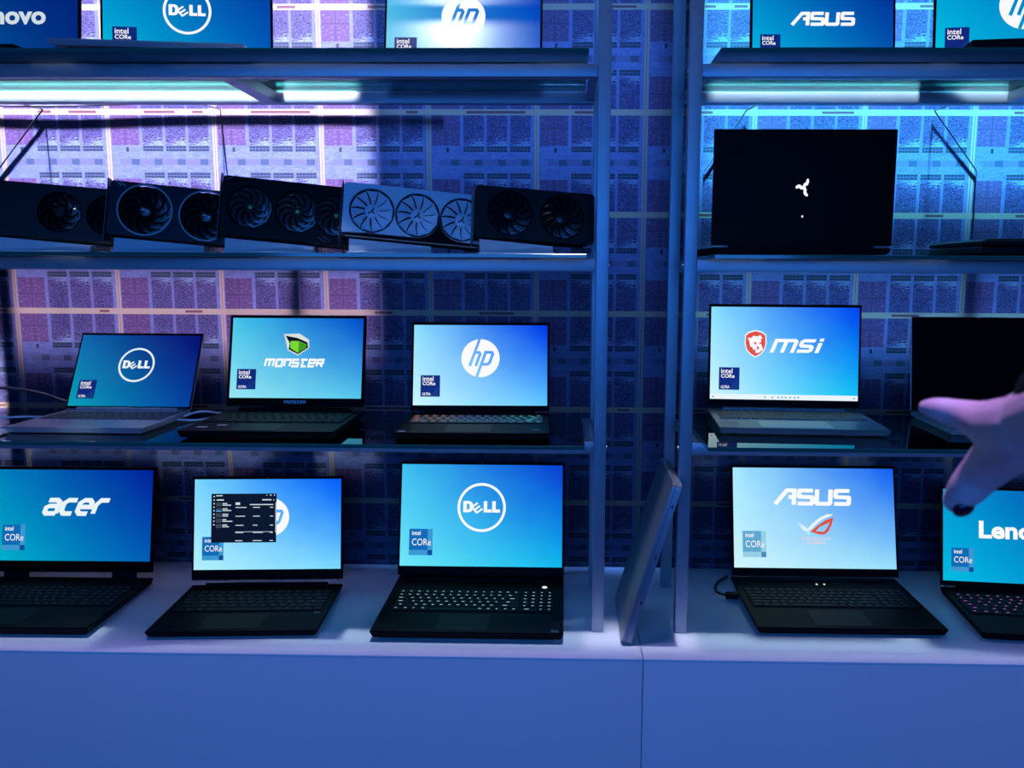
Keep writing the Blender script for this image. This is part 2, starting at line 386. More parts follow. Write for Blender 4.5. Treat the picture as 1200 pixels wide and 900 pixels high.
# display racks ------------------------------------------------------
SH = [(1.132, 'top'), (.758, 'middle'), (.386, 'low')]
PW = .025; DEP = .256
def rack(x0, x1, label, gx0, gx1, glabels):
    """x0, x1: outer faces of the end posts; gx0, gx1: ends of the glass"""
    cx = (x0+x1)/2
    r = thing('display_rack', label, 'rack', (cx, .14, 0), group='aluminium display racks'); o = .14
    def B(n, a, m=ALU, bev=.0012): return boxo(n, (a[0]-cx, a[1]-cx, a[2]-o, a[3]-o, a[4], a[5]), m, r, bev)
    H = 1.53
    for px in (x0, x1-PW):
        for py in (0, DEP):
            B('post', (px, px+PW, py, py+PW, .0, H))
    for z, nm in SH + [(H-.025, 'cap')]:
        B('front_rail', (x0+PW, x1-PW, 0, PW, z, z+.025), ALU, .0025); B('rear_rail', (x0+PW, x1-PW, DEP, DEP+PW, z, z+.025), ALU, .0025)
        for px in (x0+PW, x1-PW-.017):
            B('side_rail', (px, px+.017, PW, DEP, z+.004, z+.0245))
        mid = (x0+x1)/2
        B('cross_brace', (mid-.017, mid+.017, PW, DEP, z+.001, z+.024))
        # screws that hold the rails to the posts
        for px in (x0, x1-PW):
            bm = bmesh.new(); bmesh.ops.create_cone(bm, cap_ends=True, segments=10, radius1=.0035, radius2=.003, depth=.003)
            s = link('screw', bm_mesh('screw', bm, SILVER), r, ((px-.0012 if px == x1-PW and False else (px+PW+.0012 if px == x1-PW else px-.0012))-cx, PW/2-o, z+.0125), (0, pi/2 if px == x1-PW else -pi/2, 0))
    for (z, nm), gl in zip(SH, glabels):
        zz = z+.0255
        g = bmesh.new(); w = gx1-gx0; bmesh.ops.create_cube(g, size=1)
        for v in g.verts: v.co = Vector((v.co.x*w, -.08 + (v.co.y+.5)*.34, zz-zz + (v.co.z+.5)*.008))
        es = [e for e in g.edges]; bmesh.ops.bevel(g, geom=es, offset=.0008, segments=1, affect='EDGES')
        me = bm_mesh('glass_shelf', g, [GLASS, GEDGE])
        for p in me.polygons:
            if abs(p.normal.z) < .9: p.material_index = 1
        gs = link('glass_shelf', me, None, ((gx0+gx1)/2, 0, zz)); tag(gs, gl, 'glass shelf', 'glass shelves')
    return r
rack(-1.4326, .0837, 'blue-lit aluminium display rack holding the row of graphics cards', -1.39, .038,
     ['glass shelf under three laptops, above the graphics cards', 'glass shelf carrying the row of graphics cards', 'glass shelf below the graphics cards, carrying three open laptops'])
rack(.2342, 1.7505, 'blue-lit aluminium display rack holding the laptop turned back to front', .279, 1.706,
     ['glass shelf above the laptop turned back to front', 'glass shelf carrying the laptop turned back to front', 'glass shelf below the laptop turned back to front'])
GZ = {0: 1.1658, 1: .7918, 2: .4198, 3: 0.}

# ------------------------------------------------------------------ laptops
def uvify(me, W, zb, H):
    l = me.uv_layers.new(name='UVMap')
    for p in me.polygons:
        for li in p.loop_indices:
            v = me.vertices[me.loops[li].vertex_index].co; l.data[li].uv = ((v.x + W/2)/W, (v.z - zb)/H)
def keymesh(w, d, h, m):
    t = .0008
    v = [(-w/2, -d/2, 0), (w/2, -d/2, 0), (w/2, d/2, 0), (-w/2, d/2, 0), (-w/2+t, -d/2+t, h), (w/2-t, -d/2+t, h), (w/2-t, d/2-t, h), (-w/2+t, d/2-t, h)]
    return v, [(4, 5, 6, 7), (0, 1, 5, 4), (1, 2, 6, 5), (2, 3, 7, 6), (3, 0, 4, 7)]
ROWS = [[1]*15, [1]*13+[2], [1.5]+[1]*12+[1.5], [1.8]+[1]*11+[2.2], [2.3]+[1]*10+[2.7], [1.2, 1, 1, 1.2, 5.6, 1, 1, 1, 1, 1]]
def laptop(name, label, hx, hy, surf, yaw, tilt, W, H, zb, Bd, t=.02, foot=.003, lidm=None, basem=None, deckm=None, keym=None, padm=None,
           marg=.005, top=.007, screen=None, display=None, keys='join', numpad=False, kb=(.035, .62), pad=(.30, .58), legends=None, hinge='bar', backlip=.0, deck_w=.93, group=None):
    lidm = lidm or BLACKM; basem = basem or BLACKM; deckm = deckm or DECK; keym = keym or KEYB; padm = padm or PAD
    r = thing(name, label, 'laptop', (hx, hy, surf), yaw, group)
    Wl = W + 2*marg; b2 = Wl/2 + .0005
    # base: slightly wedge shaped body on rubber feet
    bm = bmesh.new(); abox(bm, -b2, b2, -Bd, backlip + .012, foot, t, 0)
    for v in bm.verts:
        if v.co.z < t-.001: v.co.x *= .965; v.co.y = v.co.y*.97 - .002
    bmesh.ops.bevel(bm, geom=list(bm.edges), offset=.0022, segments=2, affect='EDGES')
    bmesh.ops.bevel(bm, geom=[], offset=.001, affect='EDGES')
    link('base', bm_mesh('base', bm, basem, True), r)
    for sx in (-1, 1):
        for y in (-Bd+.03, -.03):
            bm = bmesh.new(); bmesh.ops.create_cone(bm, cap_ends=True, segments=12, radius1=.007, radius2=.008, depth=foot+.003)
            link('rubber_foot', bm_mesh('rubber_foot', bm, RUBBER), r, (sx*(b2-.035), y, (foot+.003)/2))
    # keyboard deck
    y1 = -kb[0]; y0 = -kb[0] - Bd*(kb[1]) + .03; kw = Wl*deck_w
    dk = link('keyboard', prism_mesh('keyboard', [rr(kw, y1-y0, .004, 3, 0, (y0+y1)/2)], .001, deckm), r)
    # the prism lies in x,z: lay it flat on the deck
    for v in dk.data.vertices: v.co = Vector((v.co.x, v.co.z, t + (.0008 if v.co.y < -.0005 else -.0002)))
    main_w = kw*(.775 if numpad else .985); unit = main_w/15; rd = (y1-y0-.004)/6
    leg = []; joined = ([], [])
    blocks = [(-kw/2+.002, ROWS)]
    if numpad: blocks.append((-kw/2+.002+main_w+.004, [[1]*4]*5+[[2, 1, 1]]))
    cache = {}
    for bx, rows in blocks:
        for ri, row in enumerate(rows):
            x = bx; yc = y1 - .002 - rd*(ri+.5)
            un = unit if bx == blocks[0][0] else (kw/2-.002-bx)/4
            for kwid in row:
                w = kwid*un - .0022; cxk = x + kwid*un/2
                if keys == 'each':
                    k = round(w, 4)
                    if k not in cache: cache[k] = mesh('key', *keymesh(w, rd-.0022, .0016, keym), keym)
                    link('key', cache[k], dk, (cxk, yc, t+.0008))
                else:
                    v, f = keymesh(w, rd-.0022, .0014, keym)
                    n = len(joined[0]); joined[0].extend([(a+cxk, b+yc, c+t+.0008) for a, b, c in v]); joined[1].extend([tuple(i+n for i in q) for q in f])
                rr_ = random.random()
                lw, lh = (.0035 + .003*rr_)*(1.6 if kwid > 1.3 and kwid < 5 else 1), .0026
                if kwid < 5: leg.append((cxk - un*kwid*.12*(1 if kwid > 1.3 else .5), yc+rd*.08, lw, lh))
                x += kwid*un
    if keys == 'join':
        o = link('keys', mesh('keys', *joined, keym), dk); o['kind'] = 'stuff'
    if legends:
        v, f = [], []
        for a, b, w, h in leg:
            n = len(v); z = t+.0027; v += [(a-w/2, b-h/2, z), (a+w/2, b-h/2, z), (a+w/2, b+h/2, z), (a-w/2, b+h/2, z)]; f.append((n, n+1, n+2, n+3))
        o = link('key_legends', mesh('key_legends', v, f, legends), dk); o['kind'] = 'stuff'
    if pad:
        pw, pd = Wl*pad[0], (Bd + y0 - .012)*.86
        o = link('touchpad', prism_mesh('touchpad', [rr(pw, pd, .003, 3, -Wl*.03, (y0-Bd)/2 - .001)], .0006, padm), r)
        for v in o.data.vertices: v.co = Vector((v.co.x, v.co.z, t + (.0005 if v.co.y < -.0003 else -.0002)))
    # hinges
    zl = max(.004, zb*.35)
    if hinge == 'bar':
        bm = bmesh.new(); bmesh.ops.create_cone(bm, cap_ends=True, segments=14, radius1=.0055, radius2=.0055, depth=Wl*.8, matrix=Matrix.Rotation(pi/2, 4, 'Y'))
        link('hinge', bm_mesh('hinge', bm, basem, True), r, (0, .004, t+.002))
    else:
        for sx in (-1, 1):
            bm = bmesh.new(); abox(bm, -Wl*.07, Wl*.07, -.004, .008, -.004, zl+.004, .002)
            link('hinge', bm_mesh('hinge', bm, basem, True), r, (sx*Wl*.33, .001, t), (-tilt, 0, 0))
        zl = max(zl, .011)
    L, R3 = (0, .004, t), (-tilt, 0, 0)
    zt = zb + H + top
    bm = bmesh.new(); abox(bm, -Wl/2, Wl/2, .0, .0055, zl, zt, .002); link('lid', bm_mesh('lid', bm, lidm, True), r, L, R3)
    bz = link('bezel', prism_mesh('bezel', [[(-Wl/2+.0008, zl+.0006), (Wl/2-.0008, zl+.0006), (Wl/2-.0008, zt-.0008), (-Wl/2+.0008, zt-.0008)], [(-W/2, zb), (W/2, zb), (W/2, zb+H), (-W/2, zb+H)]], .0016, BEZEL), r, L, R3)
    bm = bmesh.new(); bmesh.ops.create_cone(bm, cap_ends=True, segments=10, radius1=.0013, radius2=.0013, depth=.001, matrix=Matrix.Rotation(pi/2, 4, 'X'))
    link('webcam', bm_mesh('webcam', bm, GREYM), bz, (0, -.0018, zb+H+top*.45))
    me = mesh('display', [(-W/2, -.0009, zb), (W/2, -.0009, zb), (W/2, -.0009, zb+H), (-W/2, -.0009, zb+H), (-W/2, .0, zb), (W/2, .0, zb), (W/2, .0, zb+H), (-W/2, .0, zb+H)],
              [(0, 1, 2, 3), (5, 4, 7, 6), (3, 2, 6, 7), (1, 0, 4, 5), (4, 0, 3, 7), (1, 5, 6, 2)], screen); uvify(me, W, zb, H)
    d = link('display', me, r, L, R3)
    def put(nm, vf, m, layer=1, uv=False):
        """flat picture element, in units of the screen width measured from its lower left corner"""
        v, f = vf
        me = mesh(nm, [(x*W - W/2, -.0009-.00012*layer, zb + y*W) for x, y in v], [q for q in f], m)
        if uv: uvify(me, W, zb, H)
        bmm = bmesh.new(); bmm.from_mesh(me)
        for q in bmm.faces:
            q.normal_update()
            if q.normal.y > 0: q.normal_flip()
        bmm.to_mesh(me); bmm.free()
        return link(nm, me, d)
    if display: display(put, H/W, screen)
    return r, d, dict(Wl=Wl, t=t, b2=b2, Bd=Bd, L=L, R3=R3, zl=zl)

def emat(name, srgb, k=1.): return mat(name, (.01, .01, .01), .4, emit=lin(srgb), strength=k, spec=.2)
E_NAVY = emat('lit_navy', (14, 38, 120)); E_BLUE = emat('lit_badge_blue', (14, 105, 178)); E_BLUE2 = emat('lit_badge_light_blue', (60, 150, 205)); E_BLUE3 = emat('lit_badge_deep_blue', (10, 75, 150))
E_LB = emat('lit_pale_badge_blue', (95, 165, 205)); E_LB2 = emat('lit_pale_badge_light', (150, 205, 225)); E_LB3 = emat('lit_pale_badge_deep', (75, 135, 185))
E_RED = emat('lit_red', (222, 78, 52)); E_BLK = emat('lit_black', (8, 10, 14)); E_GREEN = emat('lit_green', (120, 215, 40)); E_GREEN2 = emat('lit_deep_green', (60, 150, 20)); E_SIL = emat('lit_silver', (215, 222, 218)); E_GR = emat('lit_grey', (60, 66, 72))
E_PALE = emat('lit_pale', (232, 244, 248)); E_PINK = emat('lit_pale_pink', (222, 205, 220))
def rect(x0, y0, x1, y1): return [(x0, y0), (x1, y0), (x1, y1), (x0, y1)], [(0, 1, 2, 3)]
def badge(put, kind, x0=.055, y0=.065, w=.145, h=.16, white=E_WHITE):
    x1, y1 = x0+w, y0+h
    if kind == 'ultra':
        put('badge', rect(x0, y0, x1, y1), E_NAVY, 1)
        put('badge_lettering', join(fitbox(text2('intel', .012), x0+.1*w, y0+.73*h, x0+.66*w, y0+.95*h), fitbox(text2('CORe', .02), x0+.1*w, y0+.53*h, x0+.76*w, y0+.70*h), fitbox(text2('ULTRA', .02), x0+.1*w, y0+.06*h, x0+.52*w, y0+.19*h)), white, 2)
        ds = [rect(x0+(.56+.1*i)*w, y0+(.09+.1*j)*h, x0+(.585+.1*i)*w, y0+(.115+.1*j)*h) for i in range(4) for j in range(i+1)]
        put('badge_dots', join(*ds), E_BLUE2, 2)
    else:
        A, B, C_ = (E_LB, E_LB2, E_LB3) if kind == 'pale' else (E_BLUE, E_BLUE2, E_BLUE3)
        put('badge', rect(x0, y0+.2*h, x0+.79*w, y1), A, 1); put('badge_strip', join(rect(x0+.79*w, y0+.2*h, x1, y1), rect(x0, y0, x0+.79*w, y0+.2*h)), B, 1); put('badge_corner', rect(x0+.79*w, y0, x1, y0+.2*h), C_, 1)
        put('badge_lettering', join(fitbox(text2('intel', .012), x0+.12*w, y0+.76*h, x0+.48*w, y0+.93*h), fitbox(text2('CORe', .0), x0+.12*w, y0+.37*h, x0+.93*w, y0+.63*h)), white, 2)

def d_dell(kind, cx=.5, cy=.36, r=.15, ink=E_WHITE):
    def f(put, ar, sm):
        put('logo', dell2(cx, cy, r, .016), ink); badge(put, kind)
    return f
def d_hp(kind, cx=.5, cy=.355, r=.143, window=False):
    def f(put, ar, sm):
        disc, cuts = hp2(cx, cy, r); put('logo', disc, E_WHITE); put('logo_cutout', cuts, sm, 2, True)
        badge(put, kind)
        if window:
            x0, y0, x1, y1 = .115, .185, .558, .52; w, h = x1-x0, y1-y0
            put('app_window', rect(x0, y0, x1, y1), E_BLK, 4)
            R_ = random.Random(3)
            def P(a, b, c, d_): return rect(x0+a*w, y0+b*h, x0+c*w, y0+d_*h)
            bars = [P(.03, .93-.072*i, .05, .955-.072*i) for i in range(9)] + [P(.07, .95, .17, .97), P(.08, .86, .19, .885), P(.78, .86, .92, .885), P(.95, .86, .965, .88), P(.84, .96, .86, .97), P(.90, .955, .92, .98), P(.96, .955, .975, .98), P(.37, .77, .44, .82), P(.59, .765, .95, .785)]
            for i in range(5): bars += [P(.17, .79-.11*i, .17+.06+.05*R_.random(), .81-.11*i), P(.17, .755-.11*i, .17+.08+.09*R_.random(), .775-.11*i)]
            for yy in (.71, .53, .345, .195, .03):
                bars += [P(.37, yy, .37+.05+.12*R_.random(), yy+.016), P(.64, yy, .64+.05+.12*R_.random(), yy+.016), P(.90, yy, .95, yy+.016)]
            bars += [P(.985, .2, .995, .82), P(.37, .216, .94, .224)]
            put('app_window_text', join(*bars), E_DIM, 5)
            put('app_window_panels', join(*[P(.07, .74-.11*i, .155, .82-.11*i) for i in range(5)]), E_GR, 5)
            put('app_window_graph', P(.07, .63, .155, .66), E_BLUE2, 6)
    return f
def d_text(kind, lw, x0, y0, x1, y1, ink=E_WHITE):
    def f(put, ar, sm): put('logo', fitbox(lw, x0, y0, x1, y1), ink); badge(put, kind)
    return f
def d_asus_rog(put, ar, sm):
    put('logo', fitbox(LW_ASUS, .25, .385, .735, .49), E_WHITE)
    # slanted eye emblem: white brow, red eye
    def e(p): return [(.395 + x*.225, .20 + y*.135) for x, y in p]
    put('emblem_brow', join(loops2(e([(.27, .28), (.42, .55), (.62, .82), (.80, .97), (1.0, 1.0), (.93, .90), (.74, .78), (.52, .52), (.36, .24)])), loops2(e([(0, .62), (.10, .44), (.22, .30), (.34, .0), (.30, .26), (.2, .42)])), loops2(e([(.06, .42), (.2, .20), (.28, .22), (.16, .34)]))), E_PALE)
    put('emblem_eye', loops2(e([(.36, .18), (.56, .45), (.78, .70), (1.0, .84), (.96, .55), (.86, .22), (.76, .06), (.60, .06)]), e([(.50, .20), (.62, .40), (.90, .62), (.84, .40), (.74, .18)])), E_RED)
    put('emblem_text', join(fitbox(text2('REPUBLIC OF', .02), .425, .172, .60, .192), fitbox(text2('GAMERS', .02), .455, .148, .57, .167)), E_PINK)
    badge(put, 'pale')
def d_msi(put, ar, sm):
    put('logo', fitbox(LW_MSI, .40, .325, .77, .425), E_WHITE)
    def sh(k, cx=.305, cy=.385):
        p = [(0, .095), (.045, .082), (.072, .062), (.074, .0), (.062, -.045), (.035, -.075), (0, -.095), (-.035, -.075), (-.062, -.045), (-.074, 0), (-.072, .062), (-.045, .082)]
        return [(cx + x*k, cy + y*k) for x, y in p]
    put('shield_rim', loops2(sh(1.0)), E_WHITE); put('shield', loops2(sh(.91)), E_RED, 2)
    def q(p): return [(.305 + x*.072, .385 + y*.072) for x, y in p]
    put('shield_emblem', join(stroke(q([(.55, .68), (.25, .50), (-.15, .55), (-.38, .30), (-.35, -.05), (-.1, -.25), (-.02, -.55)]), .028), stroke(q([(-.35, .62), (-.15, .3), (.25, .22), (.5, .30)]), .02), stroke(q([(.05, -.05), (.4, -.15), (.55, -.5), (.25, -.72), (.0, -.72)]), .022), stroke(q([(-.66, .58), (-.5, .2), (-.4, -.3)]), .012)), E_WHITE, 3)
    put('taskbar', rect(0, 0, 1, .036), E_PALE, 1)
    put('taskbar_icons', join(*[rect(x, .012, x+.012, .022) for x in (.015, .37, .42, .46, .485, .51, .54, .57, .595, .97)]), E_LB, 2)
    badge(put, 'ultra', .06, .065, .14, .155)
def d_monster(put, ar, sm):
    put('logo', fitbox(LW_MONSTER, .25, .235, .715, .302), E_WHITE)
    def e(p): return [(.395 + x*.197, .325 + y*.17) for x, y in p]
    put('emblem_plate', loops2(e([(0, .97), (.60, 1.0), (.98, .72), (1.0, .34), (.57, 0), (.17, .24)])), E_SIL)
    put('emblem_shadow', loops2(e([(.06, .90), (.52, .80), (.92, .60), (.96, .36), (.57, .06), (.20, .28), (.24, .55)])), E_BLK, 2)
    put('emblem_eye', loops2(e([(.27, .66), (.56, .66), (.90, .50), (.88, .34), (.57, .12), (.26, .34)])), E_GREEN, 3)
    put('emblem_glint', loops2(e([(.58, .62), (.90, .50), (.88, .34), (.57, .12), (.60, .40)])), E_GREEN2, 4)
    badge(put, 'ultra', .05, .065, .145, .155)

SCR = {}
def sc(n, *c, **k): SCR[n] = screen_mat('screen_picture_' + n, *c, **k); return SCR[n]
def grad_legend(name, cols, W, strength=1.):
    M = bpy.data.materials.new(name); M.use_nodes = True; nt = M.node_tree; b = nt.nodes['Principled BSDF']; b.inputs['Base Color'].default_value = (.01, .01, .01, 1)
    tc = nt.nodes.new('ShaderNodeTexCoord'); sp = nt.nodes.new('ShaderNodeSeparateXYZ'); nt.links.new(tc.outputs['Object'], sp.inputs[0])
    mr = nt.nodes.new('ShaderNodeMapRange'); mr.inputs[1].default_value = -W/2; mr.inputs[2].default_value = W/2; nt.links.new(sp.outputs[0], mr.inputs[0])
    cr = nt.nodes.new('ShaderNodeValToRGB'); e = cr.color_ramp.elements
    e[0].position = 0; e[0].color = (*lin(cols[0]), 1); e[1].position = 1; e[1].color = (*lin(cols[-1]), 1)
    for i, c in enumerate(cols[1:-1]): k = e.new((i+1)/(len(cols)-1)); k.color = (*lin(c), 1)
    nt.links.new(mr.outputs[0], cr.inputs[0]); nt.links.new(cr.outputs[0], b.inputs['Emission Color']); b.inputs['Emission Strength'].default_value = strength
    return M
LEG_WHITE = mat('white_key_legend', (.1, .1, .1), .5, emit=lin((190, 215, 215)), strength=.8)
LEG_FAINT = mat('faint_key_legend', (.06, .065, .08), .5)
G_CT, G_LO, G_TP = 'open laptops on the counter', 'open laptops on the low shelves', 'open laptops on the top shelves'
def sticker(r, x, y, z, w, d, m):
    o = link('sticker', mesh('sticker', [(x-w/2, y-d/2, z), (x+w/2, y-d/2, z), (x+w/2, y+d/2, z), (x-w/2, y+d/2, z)], [(0, 1, 2, 3)], m), r); return o

# --- counter
r, d, q = laptop('laptop', 'large black laptop with lit keys and ringed logo on screen, on white counter', -.201, .222, 0, 0, .247, .39, .243, .033, .284, t=.024, foot=.007,
    screen=sc('dell_counter', (62, 190, 232), (6, 52, 196), (112, 228, 240), (18, 178, 226)), display=d_dell('core', r=.15), keys='each', numpad=True, legends=LEG_WHITE, kb=(.062, .52), pad=(.27, .5), backlip=.03, deck_w=.90, group=G_CT)
bm = bmesh.new(); bmesh.ops.create_cone(bm, cap_ends=True, segments=20, radius1=.006, radius2=.006, depth=.001)
link('power_button', bm_mesh('power_button', bm, E_WHITE), r, (.155, -.035, .0245)); sticker(r, .182, -.272, .0242, .016, .012, GREYM)
r, d, q = laptop('laptop', 'thin black laptop with a black application window open on screen, on white counter', -.703, .19, 0, .057, .174, .344, .213, .038, .248, t=.018, foot=.004,
    screen=sc('hp_counter', (120, 212, 248), (0, 84, 238), (176, 238, 255), (120, 214, 250)), display=d_hp('core', .513, .358, .132, True), keys='each', kb=(.03, .60), pad=(.36, .5), legends=LEG_FAINT, group=G_CT)
sticker(r, .155, -.155, .0182, .013, .008, GREYM)
r, d, q = laptop('laptop', 'black laptop on two separate hinges with italic four-letter logo, on white counter', -1.187, .211, 0, .011, .204, .381, .218, .041, .274, t=.022, foot=.004,
    screen=sc('acer', (0, 128, 186), (4, 34, 150), (0, 178, 200), (4, 92, 178)), display=d_text('core', LW_ACER, .30, .282, .735, .395, E_PALE), keys='each', numpad=True, hinge='two', legends=LEG_FAINT, kb=(.05, .52), pad=(.28, .5), marg=.007, group=G_CT)
r, d, q = laptop('laptop', 'large black laptop with red eye emblem on bright screen, on white counter', .606, .253, 0, 0, .252, .39, .241, .031, .262, t=.02, foot=.004,
    screen=sc('asus_counter', (165, 232, 250), (22, 92, 238), (205, 242, 250), (150, 222, 250)), display=d_asus_rog, keys='each', numpad=True, legends=LEG_FAINT, kb=(.045, .53), pad=(.30, .5), backlip=.02, group=G_CT)
for k in (-.006, .012):
    link('status_light', mesh('status_light', [(k, -.018, .0205), (k+.004, -.020, .0205), (k+.006, -.012, .0205), (k+.002, -.010, .0205)], [(0, 1, 2, 3)], E_WHITE), r)
r, d, q = laptop('laptop', 'black laptop with purple and orange lit keys on the white counter', 1.068, .205, 0, -.10, .197, .345, .216, .018, .245, t=.02, foot=.004,
    screen=sc('lenovo_counter', (0, 150, 205), (8, 66, 165), (0, 186, 222), (0, 130, 200)), display=d_text('core', text2('Lenovo', .035), .235, .295, .765, .415), keys='each', legends=grad_legend('rgb_key_legend_violet', [(190, 60, 190), (205, 90, 180), (235, 130, 70), (200, 80, 170)], .33), kb=(.03, .60), group=G_CT)
# --- low shelves
r, d, q = laptop('laptop', 'silver laptop with thin bezels and ringed logo on glass shelf, white cables behind', -1.015, .198, GZ[2], -.012, .483, .287, .179, .010, .207, t=.014, foot=.002, lidm=SILVER, basem=SILVER, deckm=mat('silver_deck', (.36, .36, .4), .4, .5), keym=KEYD, padm=PADS,
    screen=sc('dell_low', (22, 100, 168), (4, 16, 108), (16, 158, 180), (10, 66, 158)), display=d_dell('ultra', r=.15, ink=E_PALE), kb=(.018, .60), pad=(.42, .5), marg=.004, top=.006, group=G_LO)
r, d, q = laptop('laptop', 'black laptop with green eye emblem on screen, on glass shelf', -.623, .191, GZ[2], .001, .25, .305, .187, .029, .243, t=.018, foot=.003,
    screen=sc('monster', (70, 196, 232), (8, 72, 196), (150, 228, 240), (84, 196, 232)), display=d_monster, kb=(.03, .6), legends=LEG_FAINT, marg=.0065, group=G_LO)
me = fitbox(LW_MONSTER, -.026, .0165, .026, .0235)
link('bezel_lettering', mesh('bezel_lettering', [(x, -.002, y) for x, y in me[0]], me[1], LOGO_GREY), r, q['L'], q['R3'])
sticker(r, -.125, -.20, .0183, .022, .014, WHITEP); sticker(r, -.092, -.178, .0183, .02, .012, mat('pale_blue_sticker', (.5, .55, .7), .4))
r, d, q = laptop('laptop', 'black laptop with rainbow lit keys on glass shelf', -.195, .182, GZ[2], .024, .225, .306, .185, .019, .222, t=.016, foot=.003,
    screen=sc('hp_low', (140, 222, 250), (0, 52, 228), (200, 244, 252), (96, 196, 250)), display=d_hp('ultra'), keym=mat('dim_keycap', (.03, .05, .06), .4), kb=(.022, .56),
    legends=grad_legend('rgb_key_legend_rainbow', [(235, 60, 50), (240, 120, 60), (110, 90, 220), (90, 120, 235), (70, 220, 225), (120, 235, 235)], .3, 1.1), group=G_LO)
sticker(r, -.142, -.205, .0163, .014, .008, mat('violet_sticker', (.3, .3, .6), .4)); sticker(r, .13, -.185, .0163, .016, .01, GREYM)
r, d, q = laptop('laptop', 'grey laptop with red shield emblem on its screen, on glass shelf', .512, .262, GZ[2], -.059, .11, .342, .218, .025, .228, t=.016, foot=.003, basem=mat('grey_base', (.20, .22, .24), .4, .4), deckm=mat('grey_deck', (.30, .33, .34), .4, .3), keym=KEYD, padm=mat('grey_touchpad', (.36, .40, .41), .3, .3),
    screen=sc('msi', (135, 222, 250), (0, 62, 232), (210, 244, 252), (20, 196, 242)), display=d_msi, kb=(.025, .56), pad=(.42, .5), group=G_LO)
sticker(r, -.145, -.165, .0163, .03, .014, WHITEP); sticker(r, -.125, -.19, .0163, .018, .009, WHITEP)
DARKSCR = mat('switched_off_screen', (.004, .004, .005), .08, spec=.5)
r, d, q = laptop('laptop', 'silver-edged laptop with a switched-off black screen on glass shelf', .975, .262, GZ[2], -.04, .143, .317, .206, .012, .215, t=.013, foot=.002, lidm=SILVER, basem=SILVER, deckm=MATS['silver_deck'], keym=KEYD, padm=PADS,
    screen=DARKSCR, kb=(.018, .58), pad=(.4, .5), marg=.003, top=.008, group=G_LO)
link('privacy_shutter', mesh('privacy_shutter', [(-.012, -.0019, .2215), (-.004, -.0019, .2215), (-.004, -.0019, .2235), (-.012, -.0019, .2235)], [(0, 1, 2, 3)], mat('red_plastic', (.7, .05, .03), .4)), r, q['L'], q['R3'])
# --- top shelves
r, d, q = laptop('laptop', 'laptop with dark blue screen and white lettering, on the glass above the graphics cards', -1.215, .165, GZ[0], 0, .12, .318, .20, .014, .215, t=.015,
    screen=sc('lenovo_top', (6, 60, 140), (4, 34, 112), (0, 96, 150), (6, 50, 130)), display=d_text('ultra', text2('Lenovo', .035), .24, .27, .78, .395, E_DIM), group=G_TP)
r, d, q = laptop('laptop', 'silver laptop with ringed logo on the glass above the graphics cards', -.812, .155, GZ[0], .12, .12, .345, .214, .012, .235, t=.013, lidm=SILVER, basem=SILVER, deckm=MATS['silver_deck'], keym=KEYD, padm=PADS,
    screen=sc('dell_top', (0, 128, 200), (0, 50, 150), (0, 190, 216), (0, 96, 188)), display=d_dell('ultra', r=.145, cy=.335), group=G_TP)
r, d, q = laptop('laptop', 'laptop with a glaring lamp reflection on its screen, on the top glass shelf', -.231, .205, GZ[0], 0, .22, .338, .211, .012, .22, t=.014,
    screen=sc('hp_top', (60, 175, 225), (0, 52, 178), (120, 205, 235), (0, 96, 205), rough=.23, spec=.7), display=d_hp('ultra', cy=.365), group=G_TP)
r, d, q = laptop('laptop', 'narrow laptop with dark blue screen on the glass above the reversed laptop', .540, .172, GZ[0], 0, .12, .297, .186, .014, .20, t=.014,
    screen=sc('asus_top', (0, 120, 195), (4, 40, 140), (0, 190, 225), (0, 92, 180)), display=d_text('ultra', LW_ASUS, .27, .285, .73, .385), group=G_TP)
r, d, q = laptop('laptop', 'black laptop with a big white disc logo on the glass above the reversed laptop', .948, .16, GZ[0], -.13, .12, .338, .211, .014, .24, t=.02,
    screen=sc('hp_top_right', (0, 145, 210), (0, 70, 175), (0, 200, 222), (0, 130, 205)), display=d_hp('ultra', .52, .35, .15), group=G_TP)
# --- laptop turned back to front on the middle shelf
r, d, q = laptop('laptop', 'matt black laptop turned back to front with white snake emblem on its lid', .472, .04, GZ[1], pi+.0, -.005, .356, .222, .006, .24, t=.016,
    screen=DARKSCR, marg=.003, top=.004, legends=LEG_FAINT)
def tri(k):
    a = 2*pi*k/3 + 2.1
    def R_(p): return [(x*cos(a)-y*sin(a), x*sin(a)+y*cos(a)) for x, y in p]
    return [stroke(R_([(0, 0), (.15, .35), (.48, .50), (.62, .88)]), .44), loops2(R_([(.50, .72), (.40, 1.0), (.62, 1.18), (.80, .98), (.74, .70)]))]
v, f = join(*[x for k in range(3) for x in tri(k)], loops2(circ(.22, 12)))
link('lid_emblem', mesh('lid_emblem', [(-x*.0125, .0058, .119 + y*.0150) for x, y in v], f, E_WHITE), r, q['L'], q['R3'])
link('lid_light', mesh('lid_light', [(-.001, .0058, .06), (.002, .0058, .06), (.002, .0058, .064), (-.001, .0058, .064)], [(0, 1, 2, 3)], E_WHITE), r, q['L'], q['R3'])
